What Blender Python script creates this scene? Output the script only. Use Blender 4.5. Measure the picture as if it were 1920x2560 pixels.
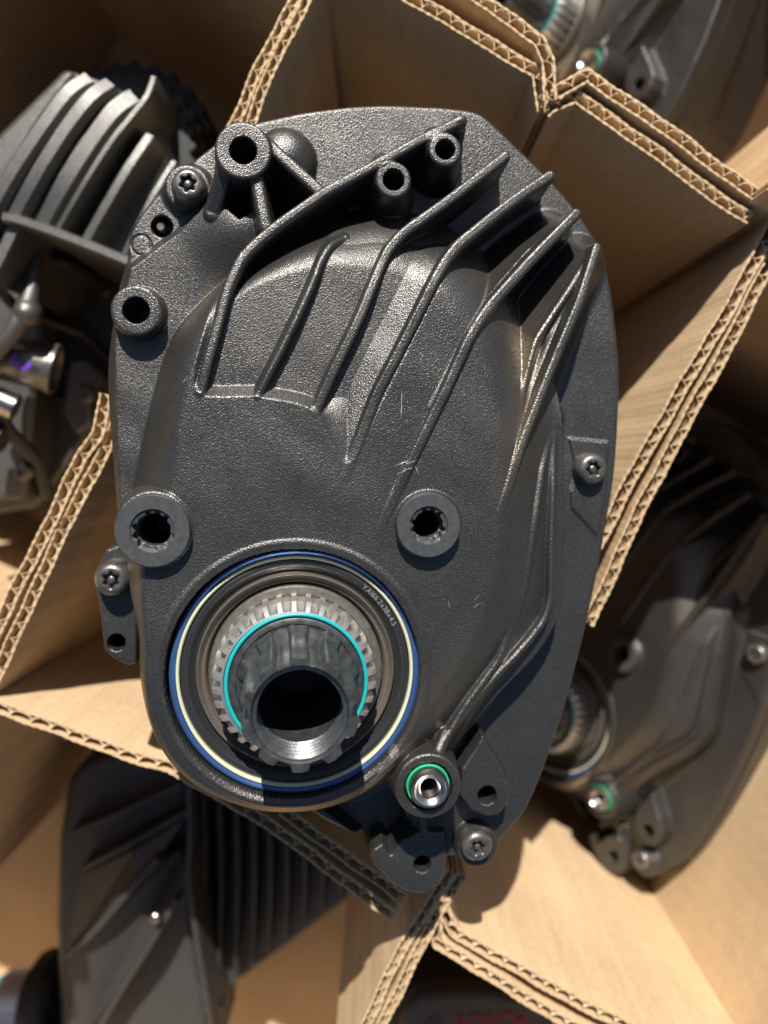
import bpy, bmesh, math, random
import numpy as np
from mathutils import Matrix, Vector
random.seed(7); np.random.seed(7)
S = bpy.context.scene
for o in list(bpy.data.objects): bpy.data.objects.remove(o, do_unlink=True)
MM = 0.001
# ------------------------------------------------------------------ camera
F = 2000.0; CU, CV = 960.0, 1280.0           # focal length and principal point in photo pixels
CAMZ = 400.0                                 # camera height over the box floor, mm
PITCH = math.atan((1280-1150)/F)
cd = bpy.data.cameras.new('camera'); cam = bpy.data.objects.new('camera', cd)
S.collection.objects.link(cam); S.camera = cam
cd.sensor_fit = 'VERTICAL'; cd.sensor_height = 36; cd.lens = 36*F/2560
cd.clip_start = 0.01; cd.clip_end = 50
cam.location = (0, 0, CAMZ*MM); cam.rotation_euler = (-PITCH, 0, 0)
cd.dof.use_dof = True; cd.dof.focus_distance = 0.197; cd.dof.aperture_fstop = 8.2
# ------------------------------------------------------------------ light
SUN_L = Vector((0.02, -1.0, -0.89)).normalized()   # travel direction of sunlight (world)
to_sun = -SUN_L
elev = math.asin(to_sun.z); azim = math.atan2(to_sun.x, to_sun.y)
W = bpy.data.worlds.new('World'); S.world = W; W.use_nodes = True
nt = W.node_tree; nt.nodes.clear()
sky = nt.nodes.new('ShaderNodeTexSky'); sky.sky_type = 'NISHITA'; sky.sun_disc = False
sky.sun_elevation = elev; sky.sun_rotation = azim
bg = nt.nodes.new('ShaderNodeBackground'); bg.inputs[1].default_value = 0.05
ow = nt.nodes.new('ShaderNodeOutputWorld')
nt.links.new(sky.outputs[0], bg.inputs[0]); nt.links.new(bg.outputs[0], ow.inputs[0])
sd_ = bpy.data.lights.new('sun', 'SUN'); sd_.energy = 5.0; sd_.angle = math.radians(0.53); sd_.color = (1, .95, .87)
sun = bpy.data.objects.new('sun', sd_); S.collection.objects.link(sun)
sun.rotation_euler = SUN_L.to_track_quat('-Z', 'Y').to_euler(); sun.location = (0, 1, 1)
S.view_settings.view_transform = 'Standard'; S.view_settings.look = 'None'
S.view_settings.exposure = 0.57; S.view_settings.gamma = 1
S.render.engine = 'CYCLES'
# ------------------------------------------------------------------ pixel <-> space
R_cam = cam.rotation_euler.to_matrix(); C0 = Vector((0, 0, CAMZ))
def ray(u, v): return R_cam @ Vector(((u-CU)/F, -(v-CV)/F, -1.0))
def Wp(u, v, z):
    "world point (mm) seen at photo pixel u,v at height z (mm)"
    d = ray(u, v); t = (CAMZ-z)/(-d.z); return C0 + d*t
# motor frame
AX = ray(720, 1130).normalized(); D0 = 224.0
MO = C0 + AX*D0; MN = -AX
MX = Vector((1, 0, 0)); MX = (MX - MN*MX.dot(MN)).normalized(); MY = MN.cross(MX)
MROT = Matrix((MX, MY, MN)).transposed()
def L(u, v, h):
    d = ray(u, v); p = C0 + d*((D0-h)/d.dot(AX)); q = p-MO
    return (q.dot(MX), q.dot(MY))
def Ld(pts, h): return [L(x*1.1573, y*1.1573, h) for x, y in pts]      # from the 1659 px view
def Ls(pts, h): return [L(x, y, h) for x, y in pts]
# ------------------------------------------------------------------ materials
def mat(name, col, rough=.5, metal=0, spec=.5, bump=None, var=None, coat=0, trans=0, sheen=0, ior=None):
    m = bpy.data.materials.new(name); m.use_nodes = True; n = m.node_tree.nodes; l = m.node_tree.links
    b = n['Principled BSDF']; b.inputs['Base Color'].default_value = (*col, 1)
    b.inputs['Roughness'].default_value = rough; b.inputs['Metallic'].default_value = metal
    b.inputs['Specular IOR Level'].default_value = spec; b.inputs['Coat Weight'].default_value = coat
    if coat: b.inputs['Coat Roughness'].default_value = .15
    if trans: b.inputs['Transmission Weight'].default_value = trans
    if ior: b.inputs['IOR'].default_value = ior
    tc = n.new('ShaderNodeTexCoord')
    if var:
        sc, amt = var; t = n.new('ShaderNodeTexNoise'); t.inputs['Scale'].default_value = sc; t.inputs['Detail'].default_value = 6
        l.new(tc.outputs['Object'], t.inputs['Vector'])
        r = n.new('ShaderNodeMapRange'); r.inputs[1].default_value = .3; r.inputs[2].default_value = .7
        r.inputs[3].default_value = 1-amt; r.inputs[4].default_value = 1+amt; l.new(t.outputs[0], r.inputs[0])
        mx = n.new('ShaderNodeVectorMath'); mx.operation = 'SCALE'; mx.inputs[0].default_value = col
        l.new(r.outputs[0], mx.inputs['Scale']); l.new(mx.outputs[0], b.inputs['Base Color'])
    if bump:
        sc, st = bump; t = n.new('ShaderNodeTexNoise'); t.inputs['Scale'].default_value = sc; t.inputs['Detail'].default_value = 2
        l.new(tc.outputs['Object'], t.inputs['Vector'])
        bp = n.new('ShaderNodeBump'); bp.inputs['Strength'].default_value = 1; bp.inputs['Distance'].default_value = st*MM
        l.new(t.outputs[0], bp.inputs['Height']); l.new(bp.outputs[0], b.inputs['Normal'])
    return m
def cast_material(name, col, rough, metal, dirt=None, brown_patches=None, grain=3000, depth=.075):
    "grainy powder coated casting: fine orange-peel grain, metallic flake, dust"
    m = bpy.data.materials.new(name); m.use_nodes = True; n = m.node_tree.nodes; l = m.node_tree.links
    b = n['Principled BSDF']; tc = n.new('ShaderNodeTexCoord')
    b.inputs['Metallic'].default_value = metal; b.inputs['Specular IOR Level'].default_value = .5
    no = n.new('ShaderNodeTexNoise'); no.inputs['Scale'].default_value = grain; no.inputs['Detail'].default_value = 3
    l.new(tc.outputs['Object'], no.inputs['Vector'])
    vo = n.new('ShaderNodeTexVoronoi'); vo.inputs['Scale'].default_value = grain*.9; l.new(tc.outputs['Object'], vo.inputs['Vector'])
    add = n.new('ShaderNodeMath'); add.operation = 'ADD'; l.new(no.outputs[0], add.inputs[0]); l.new(vo.outputs['Distance'], add.inputs[1])
    bp = n.new('ShaderNodeBump'); bp.inputs['Distance'].default_value = depth*MM; bp.inputs['Strength'].default_value = 1
    l.new(add.outputs[0], bp.inputs['Height'])
    lo = n.new('ShaderNodeTexNoise'); lo.inputs['Scale'].default_value = 45; lo.inputs['Detail'].default_value = 5; l.new(tc.outputs['Object'], lo.inputs['Vector'])
    rr = n.new('ShaderNodeMapRange'); rr.inputs[1].default_value = .3; rr.inputs[2].default_value = .7; rr.inputs[3].default_value = rough-.05; rr.inputs[4].default_value = rough+.06
    l.new(lo.outputs[0], rr.inputs[0]); l.new(rr.outputs[0], b.inputs['Roughness'])
    # base colour with flakes and dusty specks
    fl = n.new('ShaderNodeValToRGB'); fl.color_ramp.elements[0].position = .0; fl.color_ramp.elements[0].color = (*[c*.8 for c in col], 1)
    fl.color_ramp.elements[1].position = 1; fl.color_ramp.elements[1].color = (*[c*1.25 for c in col], 1)
    l.new(vo.outputs['Color'], fl.inputs[0])
    dn = n.new('ShaderNodeTexNoise'); dn.inputs['Scale'].default_value = 2600; dn.inputs['Detail'].default_value = 1; l.new(tc.outputs['Object'], dn.inputs['Vector'])
    d2 = n.new('ShaderNodeTexNoise'); d2.inputs['Scale'].default_value = 30; d2.inputs['Detail'].default_value = 4; l.new(tc.outputs['Object'], d2.inputs['Vector'])
    mu = n.new('ShaderNodeMath'); mu.operation = 'MULTIPLY'; l.new(dn.outputs[0], mu.inputs[0]); l.new(d2.outputs[0], mu.inputs[1])
    dr = n.new('ShaderNodeMapRange'); dr.inputs[1].default_value = .40; dr.inputs[2].default_value = .47; dr.inputs[3].default_value = 0; dr.inputs[4].default_value = .5
    l.new(mu.outputs[0], dr.inputs[0])
    mix = n.new('ShaderNodeMix'); mix.data_type = 'RGBA'; mix.inputs[7].default_value = (.22, .19, .15, 1)
    l.new(dr.outputs[0], mix.inputs[0]); l.new(fl.outputs[0], mix.inputs[6])
    outc = mix.outputs[2]
    if dirt:       # chipped, dusty patches with a place of their own: (x, y, radius) in mm on the casting
        for (cx, cy, ln, ang, wd) in dirt:
            mp = n.new('ShaderNodeMapping'); mp.vector_type = 'TEXTURE'
            mp.inputs['Location'].default_value = (cx*MM, cy*MM, 0); mp.inputs['Rotation'].default_value = (0, 0, ang)
            mp.inputs['Scale'].default_value = (ln*MM, wd*MM, 1); l.new(tc.outputs['Object'], mp.inputs['Vector'])
            sep = n.new('ShaderNodeVectorMath'); sep.operation = 'MULTIPLY'; sep.inputs[1].default_value = (1, 1, 0); l.new(mp.outputs[0], sep.inputs[0])
            le = n.new('ShaderNodeVectorMath'); le.operation = 'LENGTH'; l.new(sep.outputs[0], le.inputs[0])
            nn = n.new('ShaderNodeTexNoise'); nn.inputs['Scale'].default_value = 420; nn.inputs['Detail'].default_value = 4; l.new(tc.outputs['Object'], nn.inputs['Vector'])
            sb = n.new('ShaderNodeMath'); sb.operation = 'MULTIPLY_ADD'; sb.inputs[1].default_value = 2.4; l.new(nn.outputs[0], sb.inputs[0]); l.new(le.outputs['Value'], sb.inputs[2])
            r2 = n.new('ShaderNodeMapRange'); r2.inputs[1].default_value = 1.85; r2.inputs[2].default_value = 2.0; r2.inputs[3].default_value = .9; r2.inputs[4].default_value = 0
            l.new(sb.outputs[0], r2.inputs[0])
            m2 = n.new('ShaderNodeMix'); m2.data_type = 'RGBA'; m2.inputs[7].default_value = (.33, .29, .25, 1)
            l.new(r2.outputs[0], m2.inputs[0]); l.new(outc, m2.inputs[6]); outc = m2.outputs[2]
    for (cx, cy, ln, ang, wd, amt) in (brown_patches or []):  # soft brown patches: dust beside the longest fin, plain browning elsewhere
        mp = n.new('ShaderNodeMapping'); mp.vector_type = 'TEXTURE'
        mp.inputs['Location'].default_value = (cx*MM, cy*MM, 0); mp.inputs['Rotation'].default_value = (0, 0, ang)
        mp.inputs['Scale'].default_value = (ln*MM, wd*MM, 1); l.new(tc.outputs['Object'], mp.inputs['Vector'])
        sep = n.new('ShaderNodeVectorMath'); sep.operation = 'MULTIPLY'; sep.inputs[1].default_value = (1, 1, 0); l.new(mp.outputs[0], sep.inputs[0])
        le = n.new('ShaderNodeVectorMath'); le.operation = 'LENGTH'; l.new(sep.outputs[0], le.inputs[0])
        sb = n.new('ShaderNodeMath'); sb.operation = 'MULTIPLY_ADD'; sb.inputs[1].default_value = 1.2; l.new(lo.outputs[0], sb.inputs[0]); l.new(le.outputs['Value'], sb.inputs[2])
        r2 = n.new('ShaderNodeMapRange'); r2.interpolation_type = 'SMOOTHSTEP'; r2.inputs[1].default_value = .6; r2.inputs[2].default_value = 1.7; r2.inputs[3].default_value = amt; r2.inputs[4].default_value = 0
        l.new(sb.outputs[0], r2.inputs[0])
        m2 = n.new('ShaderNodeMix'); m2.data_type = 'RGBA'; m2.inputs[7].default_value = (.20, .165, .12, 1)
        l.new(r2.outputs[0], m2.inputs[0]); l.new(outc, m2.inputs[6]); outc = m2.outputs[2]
    l.new(outc, b.inputs['Base Color']); l.new(bp.outputs[0], b.inputs['Normal'])
    return m
def kraft(name, col, z_axis_flutes=True):
    m = bpy.data.materials.new(name); m.use_nodes = True; n = m.node_tree.nodes; l = m.node_tree.links
    b = n['Principled BSDF']; b.inputs['Roughness'].default_value = .85; b.inputs['Specular IOR Level'].default_value = .25
    tc = n.new('ShaderNodeTexCoord')
    mp = n.new('ShaderNodeMapping'); mp.inputs['Scale'].default_value = (1, 1, .55); l.new(tc.outputs['Object'], mp.inputs['Vector'])
    a = n.new('ShaderNodeTexNoise'); a.inputs['Scale'].default_value = 700; a.inputs['Detail'].default_value = 5; l.new(mp.outputs[0], a.inputs['Vector'])
    c = n.new('ShaderNodeTexNoise'); c.inputs['Scale'].default_value = 22; c.inputs['Detail'].default_value = 4; l.new(tc.outputs['Object'], c.inputs['Vector'])
    ad = n.new('ShaderNodeMath'); ad.operation = 'ADD'; l.new(a.outputs[0], ad.inputs[0]); l.new(c.outputs[0], ad.inputs[1])
    r = n.new('ShaderNodeMapRange'); r.inputs[1].default_value = .6; r.inputs[2].default_value = 1.4; r.inputs[3].default_value = .82; r.inputs[4].default_value = 1.17
    dp = n.new('ShaderNodeVectorMath'); dp.operation = 'DOT_PRODUCT'; dp.inputs[1].default_value = (.6, -1.2, 0); l.new(tc.outputs['Object'], dp.inputs[0])
    sc = n.new('ShaderNodeMath'); sc.operation = 'MULTIPLY_ADD'; sc.inputs[1].default_value = 900; l.new(dp.outputs['Value'], sc.inputs[0]); l.new(c.outputs[0], sc.inputs[2])
    si = n.new('ShaderNodeMath'); si.operation = 'SINE'; l.new(sc.outputs[0], si.inputs[0])
    sa = n.new('ShaderNodeMath'); sa.operation = 'MULTIPLY_ADD'; sa.inputs[1].default_value = .04; l.new(si.outputs[0], sa.inputs[0]); l.new(ad.outputs[0], sa.inputs[2])
    l.new(sa.outputs[0], r.inputs[0])
    mx = n.new('ShaderNodeVectorMath'); mx.operation = 'SCALE'; mx.inputs[0].default_value = col; l.new(r.outputs[0], mx.inputs['Scale'])
    l.new(mx.outputs[0], b.inputs['Base Color'])
    bp = n.new('ShaderNodeBump'); bp.inputs['Distance'].default_value = .025*MM; l.new(sa.outputs[0], bp.inputs['Height'])
    dn = n.new('ShaderNodeTexNoise'); dn.inputs['Scale'].default_value = 28; dn.inputs['Detail'].default_value = 3; l.new(tc.outputs['Object'], dn.inputs['Vector'])
    b2 = n.new('ShaderNodeBump'); b2.inputs['Distance'].default_value = 1.2*MM; b2.inputs['Strength'].default_value = .6; l.new(dn.outputs[0], b2.inputs['Height']); l.new(bp.outputs[0], b2.inputs['Normal']); l.new(b2.outputs[0], b.inputs['Normal'])
    return m
_lc = L(947, 1912, 16)
M = dict(
  cast=cast_material('black powder coat casting', (.094, .091, .088), .365, .8, dirt=[(_lc[0], _lc[1]-.5, 8.5, math.radians(48), 1.7), (_lc[0]+3.5, _lc[1]+5.0, 3.5, math.radians(60), 1.4)], brown_patches=[(*L(1290, 960, 12), 38, math.radians(78), 7, .6), (*L(1230, 640, 10), 16, math.radians(50), 6, .5), (*L(500, 770, 8), 22, math.radians(62), 3.5, .5), (*L(1100, 1700, 18), 26, math.radians(60), 9, .4), (*L(740, 2010, 14), 40, 0, 5, .45)]),
  castn=cast_material('black powder coat casting of neighbours', (.095, .094, .093), .40, .62),
  silver=cast_material('grey aluminium casting', (.14, .136, .128), .38, .7),
  black=mat('black plastic', (.018, .018, .019), .5, bump=(600, .03)),
  washer=mat('dark grey nylon washer', (.045, .048, .05), .5, bump=(2500, .03), var=(500, .25)),
  screw=mat('blackened steel screw', (.17, .16, .15), .36, .75, bump=(900, .05), var=(300, .4)),
  blue=mat('blue coated seal case', (.055, .13, .34), .3, .55, bump=(400, .01)),
  cream=mat('cream retaining ring', (.56, .56, .40), .5),
  rubber=mat('black rubber seal', (.022, .022, .023), .33, bump=(500, .02), coat=.3),
  steel=mat('turned steel', (.42, .40, .38), .28, 1, bump=(800, .03), var=(400, .2)),
  bright=mat('bright machined steel', (.72, .71, .69), .38, .9, bump=(1200, .02)),
  dkwash=mat('dull grey thrust washer', (.19, .175, .155), .42, .7, bump=(1500, .02), var=(900, .25)),
  spindle=mat('oiled dark steel spindle', (.085, .09, .093), .34, .6, bump=(700, .05), var=(500, .35)),
  teal=mat('turquoise O ring', (.012, .36, .38), .38),
  green=mat('green O ring', (.03, .42, .20), .4),
  red=mat('red printed lettering', (.42, .02, .04), .5),
  grey=mat('grey printed mark', (.10, .10, .105), .5),
  ink=mat('pale stamped lettering', (.2, .2, .2), .5),
  violet=mat('violet paint mark', (.16, .05, .50), .5),
  scratch=mat('bare scratch', (.5, .48, .45), .4, .6),
  clear=mat('clear oily sleeve', (.21, .18, .15), .22, .5, coat=.6),
  kraft=kraft('kraft cardboard', (.57, .41, .245)),
  kraftin=kraft('kraft cardboard flute', (.56, .41, .25)),
  ground=mat('concrete ground', (.25, .24, .22), .9, bump=(60, .5), var=(12, .2)),
)
# ------------------------------------------------------------------ object helpers
def link(o): S.collection.objects.link(o); return o
def meshobj(name, verts, faces, m, parent=None, smooth=True, scale=MM, angle=None):
    me = bpy.data.meshes.new(name); me.from_pydata([(x*scale, y*scale, z*scale) for x, y, z in verts], [], faces)
    me.materials.append(m); me.validate()
    bm = bmesh.new(); bm.from_mesh(me); bmesh.ops.recalc_face_normals(bm, faces=bm.faces); bm.to_mesh(me); bm.free()
    if smooth:
        me.shade_smooth()
        if angle: me.set_sharp_from_angle(angle=math.radians(angle))
    o = link(bpy.data.objects.new(name, me))
    if parent: o.parent = parent
    return o
def thing(name, label, cat, group=None, loc=(0, 0, 0), rot=None):
    o = link(bpy.data.objects.new(name, None)); o.empty_display_size = .01; o.location = loc
    if rot is not None: o.rotation_euler = rot
    o['label'] = label; o['category'] = cat
    if group: o['group'] = group
    return o
def tag(o, label, cat, group=None):
    o['label'] = label; o['category'] = cat
    if group: o['group'] = group
    return o
def polar(rings, n=96, cap0=False, cap1=False, c=(0, 0)):
    "rings: (radius or function of angle, z); surface of revolution, lobed if radius is a function"
    V, Fc = [], []
    for r, z in rings:
        for i in range(n):
            a = 2*math.pi*i/n; rr = r(a) if callable(r) else r
            zz = z(a) if callable(z) else z
            V.append((c[0]+rr*math.cos(a), c[1]+rr*math.sin(a), zz))
    for k in range(len(rings)-1):
        for i in range(n):
            j = (i+1) % n; Fc.append((k*n+i, k*n+j, (k+1)*n+j, (k+1)*n+i))
    if cap0: Fc.append(tuple(range(n))[::-1])
    if cap1: Fc.append(tuple((len(rings)-1)*n+i for i in range(n)))
    return V, Fc
def catmull(P, k=8, closed=False):
    P = [np.array(p, float) for p in P]; out = []; n = len(P)
    rng = range(n) if closed else range(n-1)
    for i in rng:
        g = (lambda j: P[j % n]) if closed else (lambda j: P[min(max(j, 0), n-1)])
        p0, p1, p2, p3 = g(i-1), g(i), g(i+1), g(i+2)
        for s in range(k):
            t = s/k
            out.append(.5*((2*p1)+(-p0+p2)*t+(2*p0-5*p1+4*p2-p3)*t*t+(-p0+3*p1-3*p2+p3)*t**3))
    if not closed: out.append(P[-1])
    return out
def extrude_poly(pts, z0, z1, bevel=0):
    n = len(pts); V = [(x, y, z1) for x, y in pts]+[(x, y, z0) for x, y in pts]
    Fc = [tuple(range(n)), tuple(range(2*n-1, n-1, -1))]+[(i, (i+1) % n, n+(i+1) % n, n+i) for i in range(n)]
    return V, Fc
def merge(*parts):
    V, Fc = [], []
    for v, f in parts:
        b = len(V); V += list(v); Fc += [tuple(i+b for i in q) for q in f]
    return V, Fc
def ribbon(pts, w, z0, z1):
    "upright wall following a plan polyline; z0, z1 numbers or lists; rounded top corners"
    n = len(pts); P = [np.array(p[:2], float) for p in pts]; V = []
    prof = [(-.5, 0), (-.5, .86), (-.3, 1), (.3, 1), (.5, .86), (.5, 0)]
    g = lambda z, i: z[i] if isinstance(z, (list, tuple)) else z
    for i in range(n):
        a = P[max(i-1, 0)]; b = P[min(i+1, n-1)]; d = b-a; d = d/(np.linalg.norm(d)+1e-9); nn = np.array((-d[1], d[0]))
        for s, k in prof:
            zt, zb = g(z1, i), g(z0, i)
            z = zb if k == 0 else (zt-(w*.3 if k < 1 else 0))
            q = P[i]+nn*w*s; V.append((q[0], q[1], z))
    m = len(prof); Fc = []
    for i in range(n-1):
        for j in range(m-1): Fc.append((i*m+j, i*m+j+1, (i+1)*m+j+1, (i+1)*m+j))
    Fc.append(tuple(range(m))); Fc.append(tuple((n-1)*m+j for j in range(m))[::-1])
    return V, Fc
def tube(pts, r, n=12):
    V, Fc = [], []
    P = [Vector(p) for p in pts]
    for i, p in enumerate(P):
        d = (P[min(i+1, len(P)-1)]-P[max(i-1, 0)]).normalized(); up = Vector((0, 0, 1)) if abs(d.z) < .9 else Vector((1, 0, 0))
        a = d.cross(up).normalized(); b = a.cross(d); rr = r[i] if isinstance(r, (list, tuple)) else r
        for k in range(n):
            t = 2*math.pi*k/n; q = p+a*rr*math.cos(t)+b*rr*math.sin(t); V.append(tuple(q))
    for i in range(len(P)-1):
        for k in range(n):
            j = (k+1) % n; Fc.append((i*n+k, i*n+j, (i+1)*n+j, (i+1)*n+k))
    Fc.append(tuple(range(n))[::-1]); Fc.append(tuple((len(P)-1)*n+k for k in range(n)))
    return V, Fc
def letters(s, size, m, name, parent, place, depth=.15):
    "mesh lettering; place(k, glyph_centre_x) -> 4x4 matrix in mm for glyph k"
    V, Fc = [], []
    x = 0
    for k, ch in enumerate(s):
        if ch == ' ': x += size*.3; continue
        cu = bpy.data.curves.new('t', 'FONT'); cu.body = ch; cu.size = size; cu.extrude = depth; cu.align_x = 'CENTER'
        cu.resolution_u = 3; ob = bpy.data.objects.new('t', cu); link(ob)
        dg = bpy.context.evaluated_depsgraph_get(); dg.update(); me = bpy.data.meshes.new_from_object(ob.evaluated_get(dg))
        w = (max(v.co.x for v in me.vertices)-min(v.co.x for v in me.vertices)) if len(me.vertices) else size*.5
        x += w/2+size*.06; mt = place(k, x); b = len(V)
        for v in me.vertices: V.append(tuple(mt @ v.co))
        for p in me.polygons: Fc.append(tuple(i+b for i in p.vertices))
        x += w/2+size*.06
        bpy.data.objects.remove(ob); bpy.data.meshes.remove(me); bpy.data.curves.remove(cu)
    return meshobj(name, V, Fc, m, parent, smooth=False)
# ------------------------------------------------------------------ box and dividers
ZT = 150.0
def board(name, px, ztop, label, group, t=3.4, zbot=-66.0, par=None, pitch=5.3, side=0, wob=.35, cat='divider'):
    "one corrugated board standing upright: two liners and a wavy flute sheet, plan traced through px"
    P = [np.array(Wp(u, v, ztop)[:2]) for u, v in px]
    # resample
    seg = [np.linalg.norm(P[i+1]-P[i]) for i in range(len(P)-1)]; Lt = sum(seg); step = pitch/18; N = int(Lt/step)+1
    Q = []; acc = np.concatenate([[0], np.cumsum(seg)])
    for i in range(N+1):
        s = Lt*i/N; k = min(int(np.searchsorted(acc, s, side='right'))-1, len(seg)-1); Q.append(P[k]+(P[k+1]-P[k])*((s-acc[k])/seg[k]))
    Q = np.array(Q)
    ph = random.random()*6
    for _ in range(3): Q[1:-1] = .25*Q[:-2]+.5*Q[1:-1]+.25*Q[2:]
    T = np.gradient(Q, axis=0); T /= np.linalg.norm(T, axis=1)[:, None]; NN = np.stack([-T[:, 1], T[:, 0]], 1)
    s = np.arange(N+1)*Lt/N
    w = wob*(np.sin(s/17+ph)+.5*np.sin(s/6.3+ph*2)+.35*np.sin(s/2.9+ph)+.15*np.sin(s/1.3+2*ph))
    Q = Q+NN*w[:, None]
    jz = lambda k, a: a*(np.sin(s*1.9+k*3+ph)*.5+np.random.randn(N+1)*.45+np.sin(s*.31+k+ph))
    def sheet(off, th, a, drop=0, off2=None):
        V, Fc = [], []; zt = ztop-drop+jz(off.mean() if hasattr(off, 'mean') else off, a)
        for i in range(N+1):
            o_ = off[i] if hasattr(off, '__len__') else off
            tt = th*(1+.35*math.sin(s[i]*2.3+ph*3))
            for sg in (-.5, .5):
                q = Q[i]+NN[i]*(o_+sg*tt); V.append((q[0], q[1], zt[i])); 
                o2 = off2[i] if off2 is not None else o_; q2 = Q[i]+NN[i]*(o2+sg*th); V.append((q2[0], q2[1], ztop-2.2)); V.append((q2[0], q2[1], zbot))
        for i in range(N):
            a0, b0 = i*6, (i+1)*6
            Fc += [(a0, a0+3, b0+3, b0), (a0, b0, b0+1, a0+1), (a0+1, b0+1, b0+2, a0+2), (a0+3, a0+4, b0+4, b0+3), (a0+4, a0+5, b0+5, b0+4)]
        Fc += [(0, 1, 2, 5, 4, 3), tuple(N*6+i for i in (3, 4, 5, 2, 1, 0))]
        return V, Fc
    am = t/2-.45; wv = np.sin(2*math.pi*s/pitch+.7*np.sin(s/9+ph)); pf = 2*math.pi*s/pitch+.7*np.sin(s/9+ph); pf = pf+np.cumsum(np.random.randn(N+1))*.07; q_ = pf/2; wave = am*(2*np.abs(np.sin(q_+.35*np.sin(2*q_)))**.75-1); wave2 = am*(.6+.15*np.sin(s/5+ph))+.25*wave
    V, Fc = merge(sheet(t/2, .55, .13), sheet(-t/2, .55, .13))
    root = thing(name, label, cat, group)
    meshobj('liner', V, Fc, M['kraft'], root, angle=30)
    Vf, Ff = sheet(wave, .42, .14, drop=.12, off2=wave2)
    meshobj('flute', Vf, Ff, M['kraftin'], root, angle=50)
    return root
GA = 'corrugated dividers crossing the box'
board('divider_board', [(900,-190),(1075,-90),(1226,6),(1351,103),(1369,150),(1376,250)], ZT+2, 'outer cardboard divider running off the top edge, ending at the V notch', GA)
board('divider_board', [(820,-120),(1024,-6),(1200,91),(1345,178),(1352,225),(1360,276)], ZT, 'inner cardboard divider above the motor, left of the V notch', GA)
board('divider_board', [(1388,238),(1400,222),(1470,184),(1560,246),(1700,348),(1800,425),(1903,499)], ZT+2, 'outer cardboard divider from the V notch to the right wall board', GA)
board('divider_board', [(1364,282),(1380,268),(1441,243),(1520,298),(1640,382),(1760,468),(1879,545)], ZT, 'inner cardboard divider above the motor, right of the V notch', GA)
board('divider_board', [(2160,130),(2040,350),(1917,596),(1712,962),(1600,1160),(1523,1305),(1440,1450)], ZT, 'sunlit cardboard divider beside the right edge of the motor', GA)
board('divider_board', [(2200,130),(2080,350),(1955,600),(1770,950),(1620,1240),(1468,1560)], ZT-1, 'cardboard divider bordering the dark cell of the right-hand motor', GA)
board('divider_board', [(760,-60),(733,-2),(629,200),(590,300),(520,430)], ZT, 'left board of the pair rising from the top lug to the frame edge', GA, t=2.7)
board('divider_board', [(795,-60),(765,0),(668,200),(628,305),(560,440)], ZT, 'right board of the pair rising from the top lug to the frame edge', GA, t=2.7)
board('divider_board', [(262,985),(252,1029),(242,1086),(203,1135),(81,1395),(-25,1610),(-90,1740)], ZT, 'kinked cardboard divider leaving the left edge of the motor', GA)
board('divider_board', [(300,1040),(269,1105),(228,1192),(122,1402),(20,1620),(-40,1740)], ZT-1, 'straight inner cardboard divider leaving the left edge of the motor', GA)
board('divider_board', [(-160,1722),(0,1772),(160,1830),(325,1886),(424,1916),(630,2034),(760,2128),(870,2208),(985,2292)], ZT, 'long cardboard divider, sunlit at left, passing under the spindle end', GA, pitch=6.4)
board('divider_board', [(703,2030),(800,2100),(900,2170),(1014,2252)], ZT, 'short shaded cardboard divider below the bottom lug', GA)
board('divider_board', [(1130,2180),(1085,2245),(1008,2372),(960,2470),(912,2570),(840,2710)], ZT-2, 'left board of the shaded pair at the bottom centre', GA, t=2.9)
board('divider_board', [(1160,2190),(1110,2262),(1043,2374),(995,2480),(948,2570),(880,2710)], ZT-2, 'right board of the shaded pair at the bottom centre', GA, t=2.9)
board('divider_board', [(1098,2240),(1112,2290),(1140,2337),(1340,2448),(1542,2552),(1760,2675),(1970,2790)], ZT-3, 'upper sunlit cardboard divider at the bottom right', GA)
board('divider_board', [(1082,2270),(1096,2362),(1250,2455),(1407,2548),(1600,2655),(1900,2820)], ZT-3, 'lower sunlit cardboard divider at the bottom right', GA)
board('divider_board', [(-1492,1186),(-397,1822)], ZT+40, 'tall cardboard shade board, added unseen beyond the left edge', GA)  # out of view; height invented to shade the floor of the lower left cell
board('divider_board', [(1928,455),(2010,508),(2760,985),(3900,1715)], ZT+12, 'cardboard divider crossing right of the frame above the right-hand motor', GA)
board('divider_board', [(-75,1765),(-200,2020),(-330,2290),(-540,2720)], ZT, 'cardboard divider left of the lower left motor, beyond the left edge', GA)
board('divider_board', [(835,-132),(600,-290),(300,-490),(0,-690),(-400,-960)], ZT, 'cardboard divider above the silver-grey motor, beyond the top edge', GA)
# outer box
def corner(u, v): return np.array(Wp(u, v, ZT)[:2])
dA = np.array((.862, -.507)); dB = np.array((-.441, -.897))
cB3 = corner(1996, 2796); cA1 = corner(820, -125)
box = thing('cardboard_box', 'open kraft cardboard box holding the motors', 'box')
def wallpoly(a, b, z1=ZT+12):
    return ribbon([a, (a+b)/2, b], 5, -66.5, z1)
P1 = cB3-dA*460; P2 = P1-dB*480; 
c_br = cB3; c_tr = cB3-dB*520; c_bl = cB3-dA*460+dB*300; c_tl = c_tr-dA*460; c_br2 = cB3+dB*300
for a, b in ((c_br2, c_tr), (c_tr, c_tl), (c_tl, c_bl), (c_bl, c_br2)):
    V, Fc = wallpoly(a, b); meshobj('wall', V, Fc, M['kraft'], box, smooth=False)
V, Fc = extrude_poly([tuple(c_br2), tuple(c_tr), tuple(c_tl), tuple(c_bl)], -71, -67); meshobj('bottom', V, Fc, M['kraft'], box, smooth=False)
g = meshobj('ground', [(-3000,-3000,-75),(3000,-3000,-75),(3000,3000,-75),(-3000,3000,-75)], [(0,1,2,3)], M['ground'], smooth=False); g['kind'] = 'structure'
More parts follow.
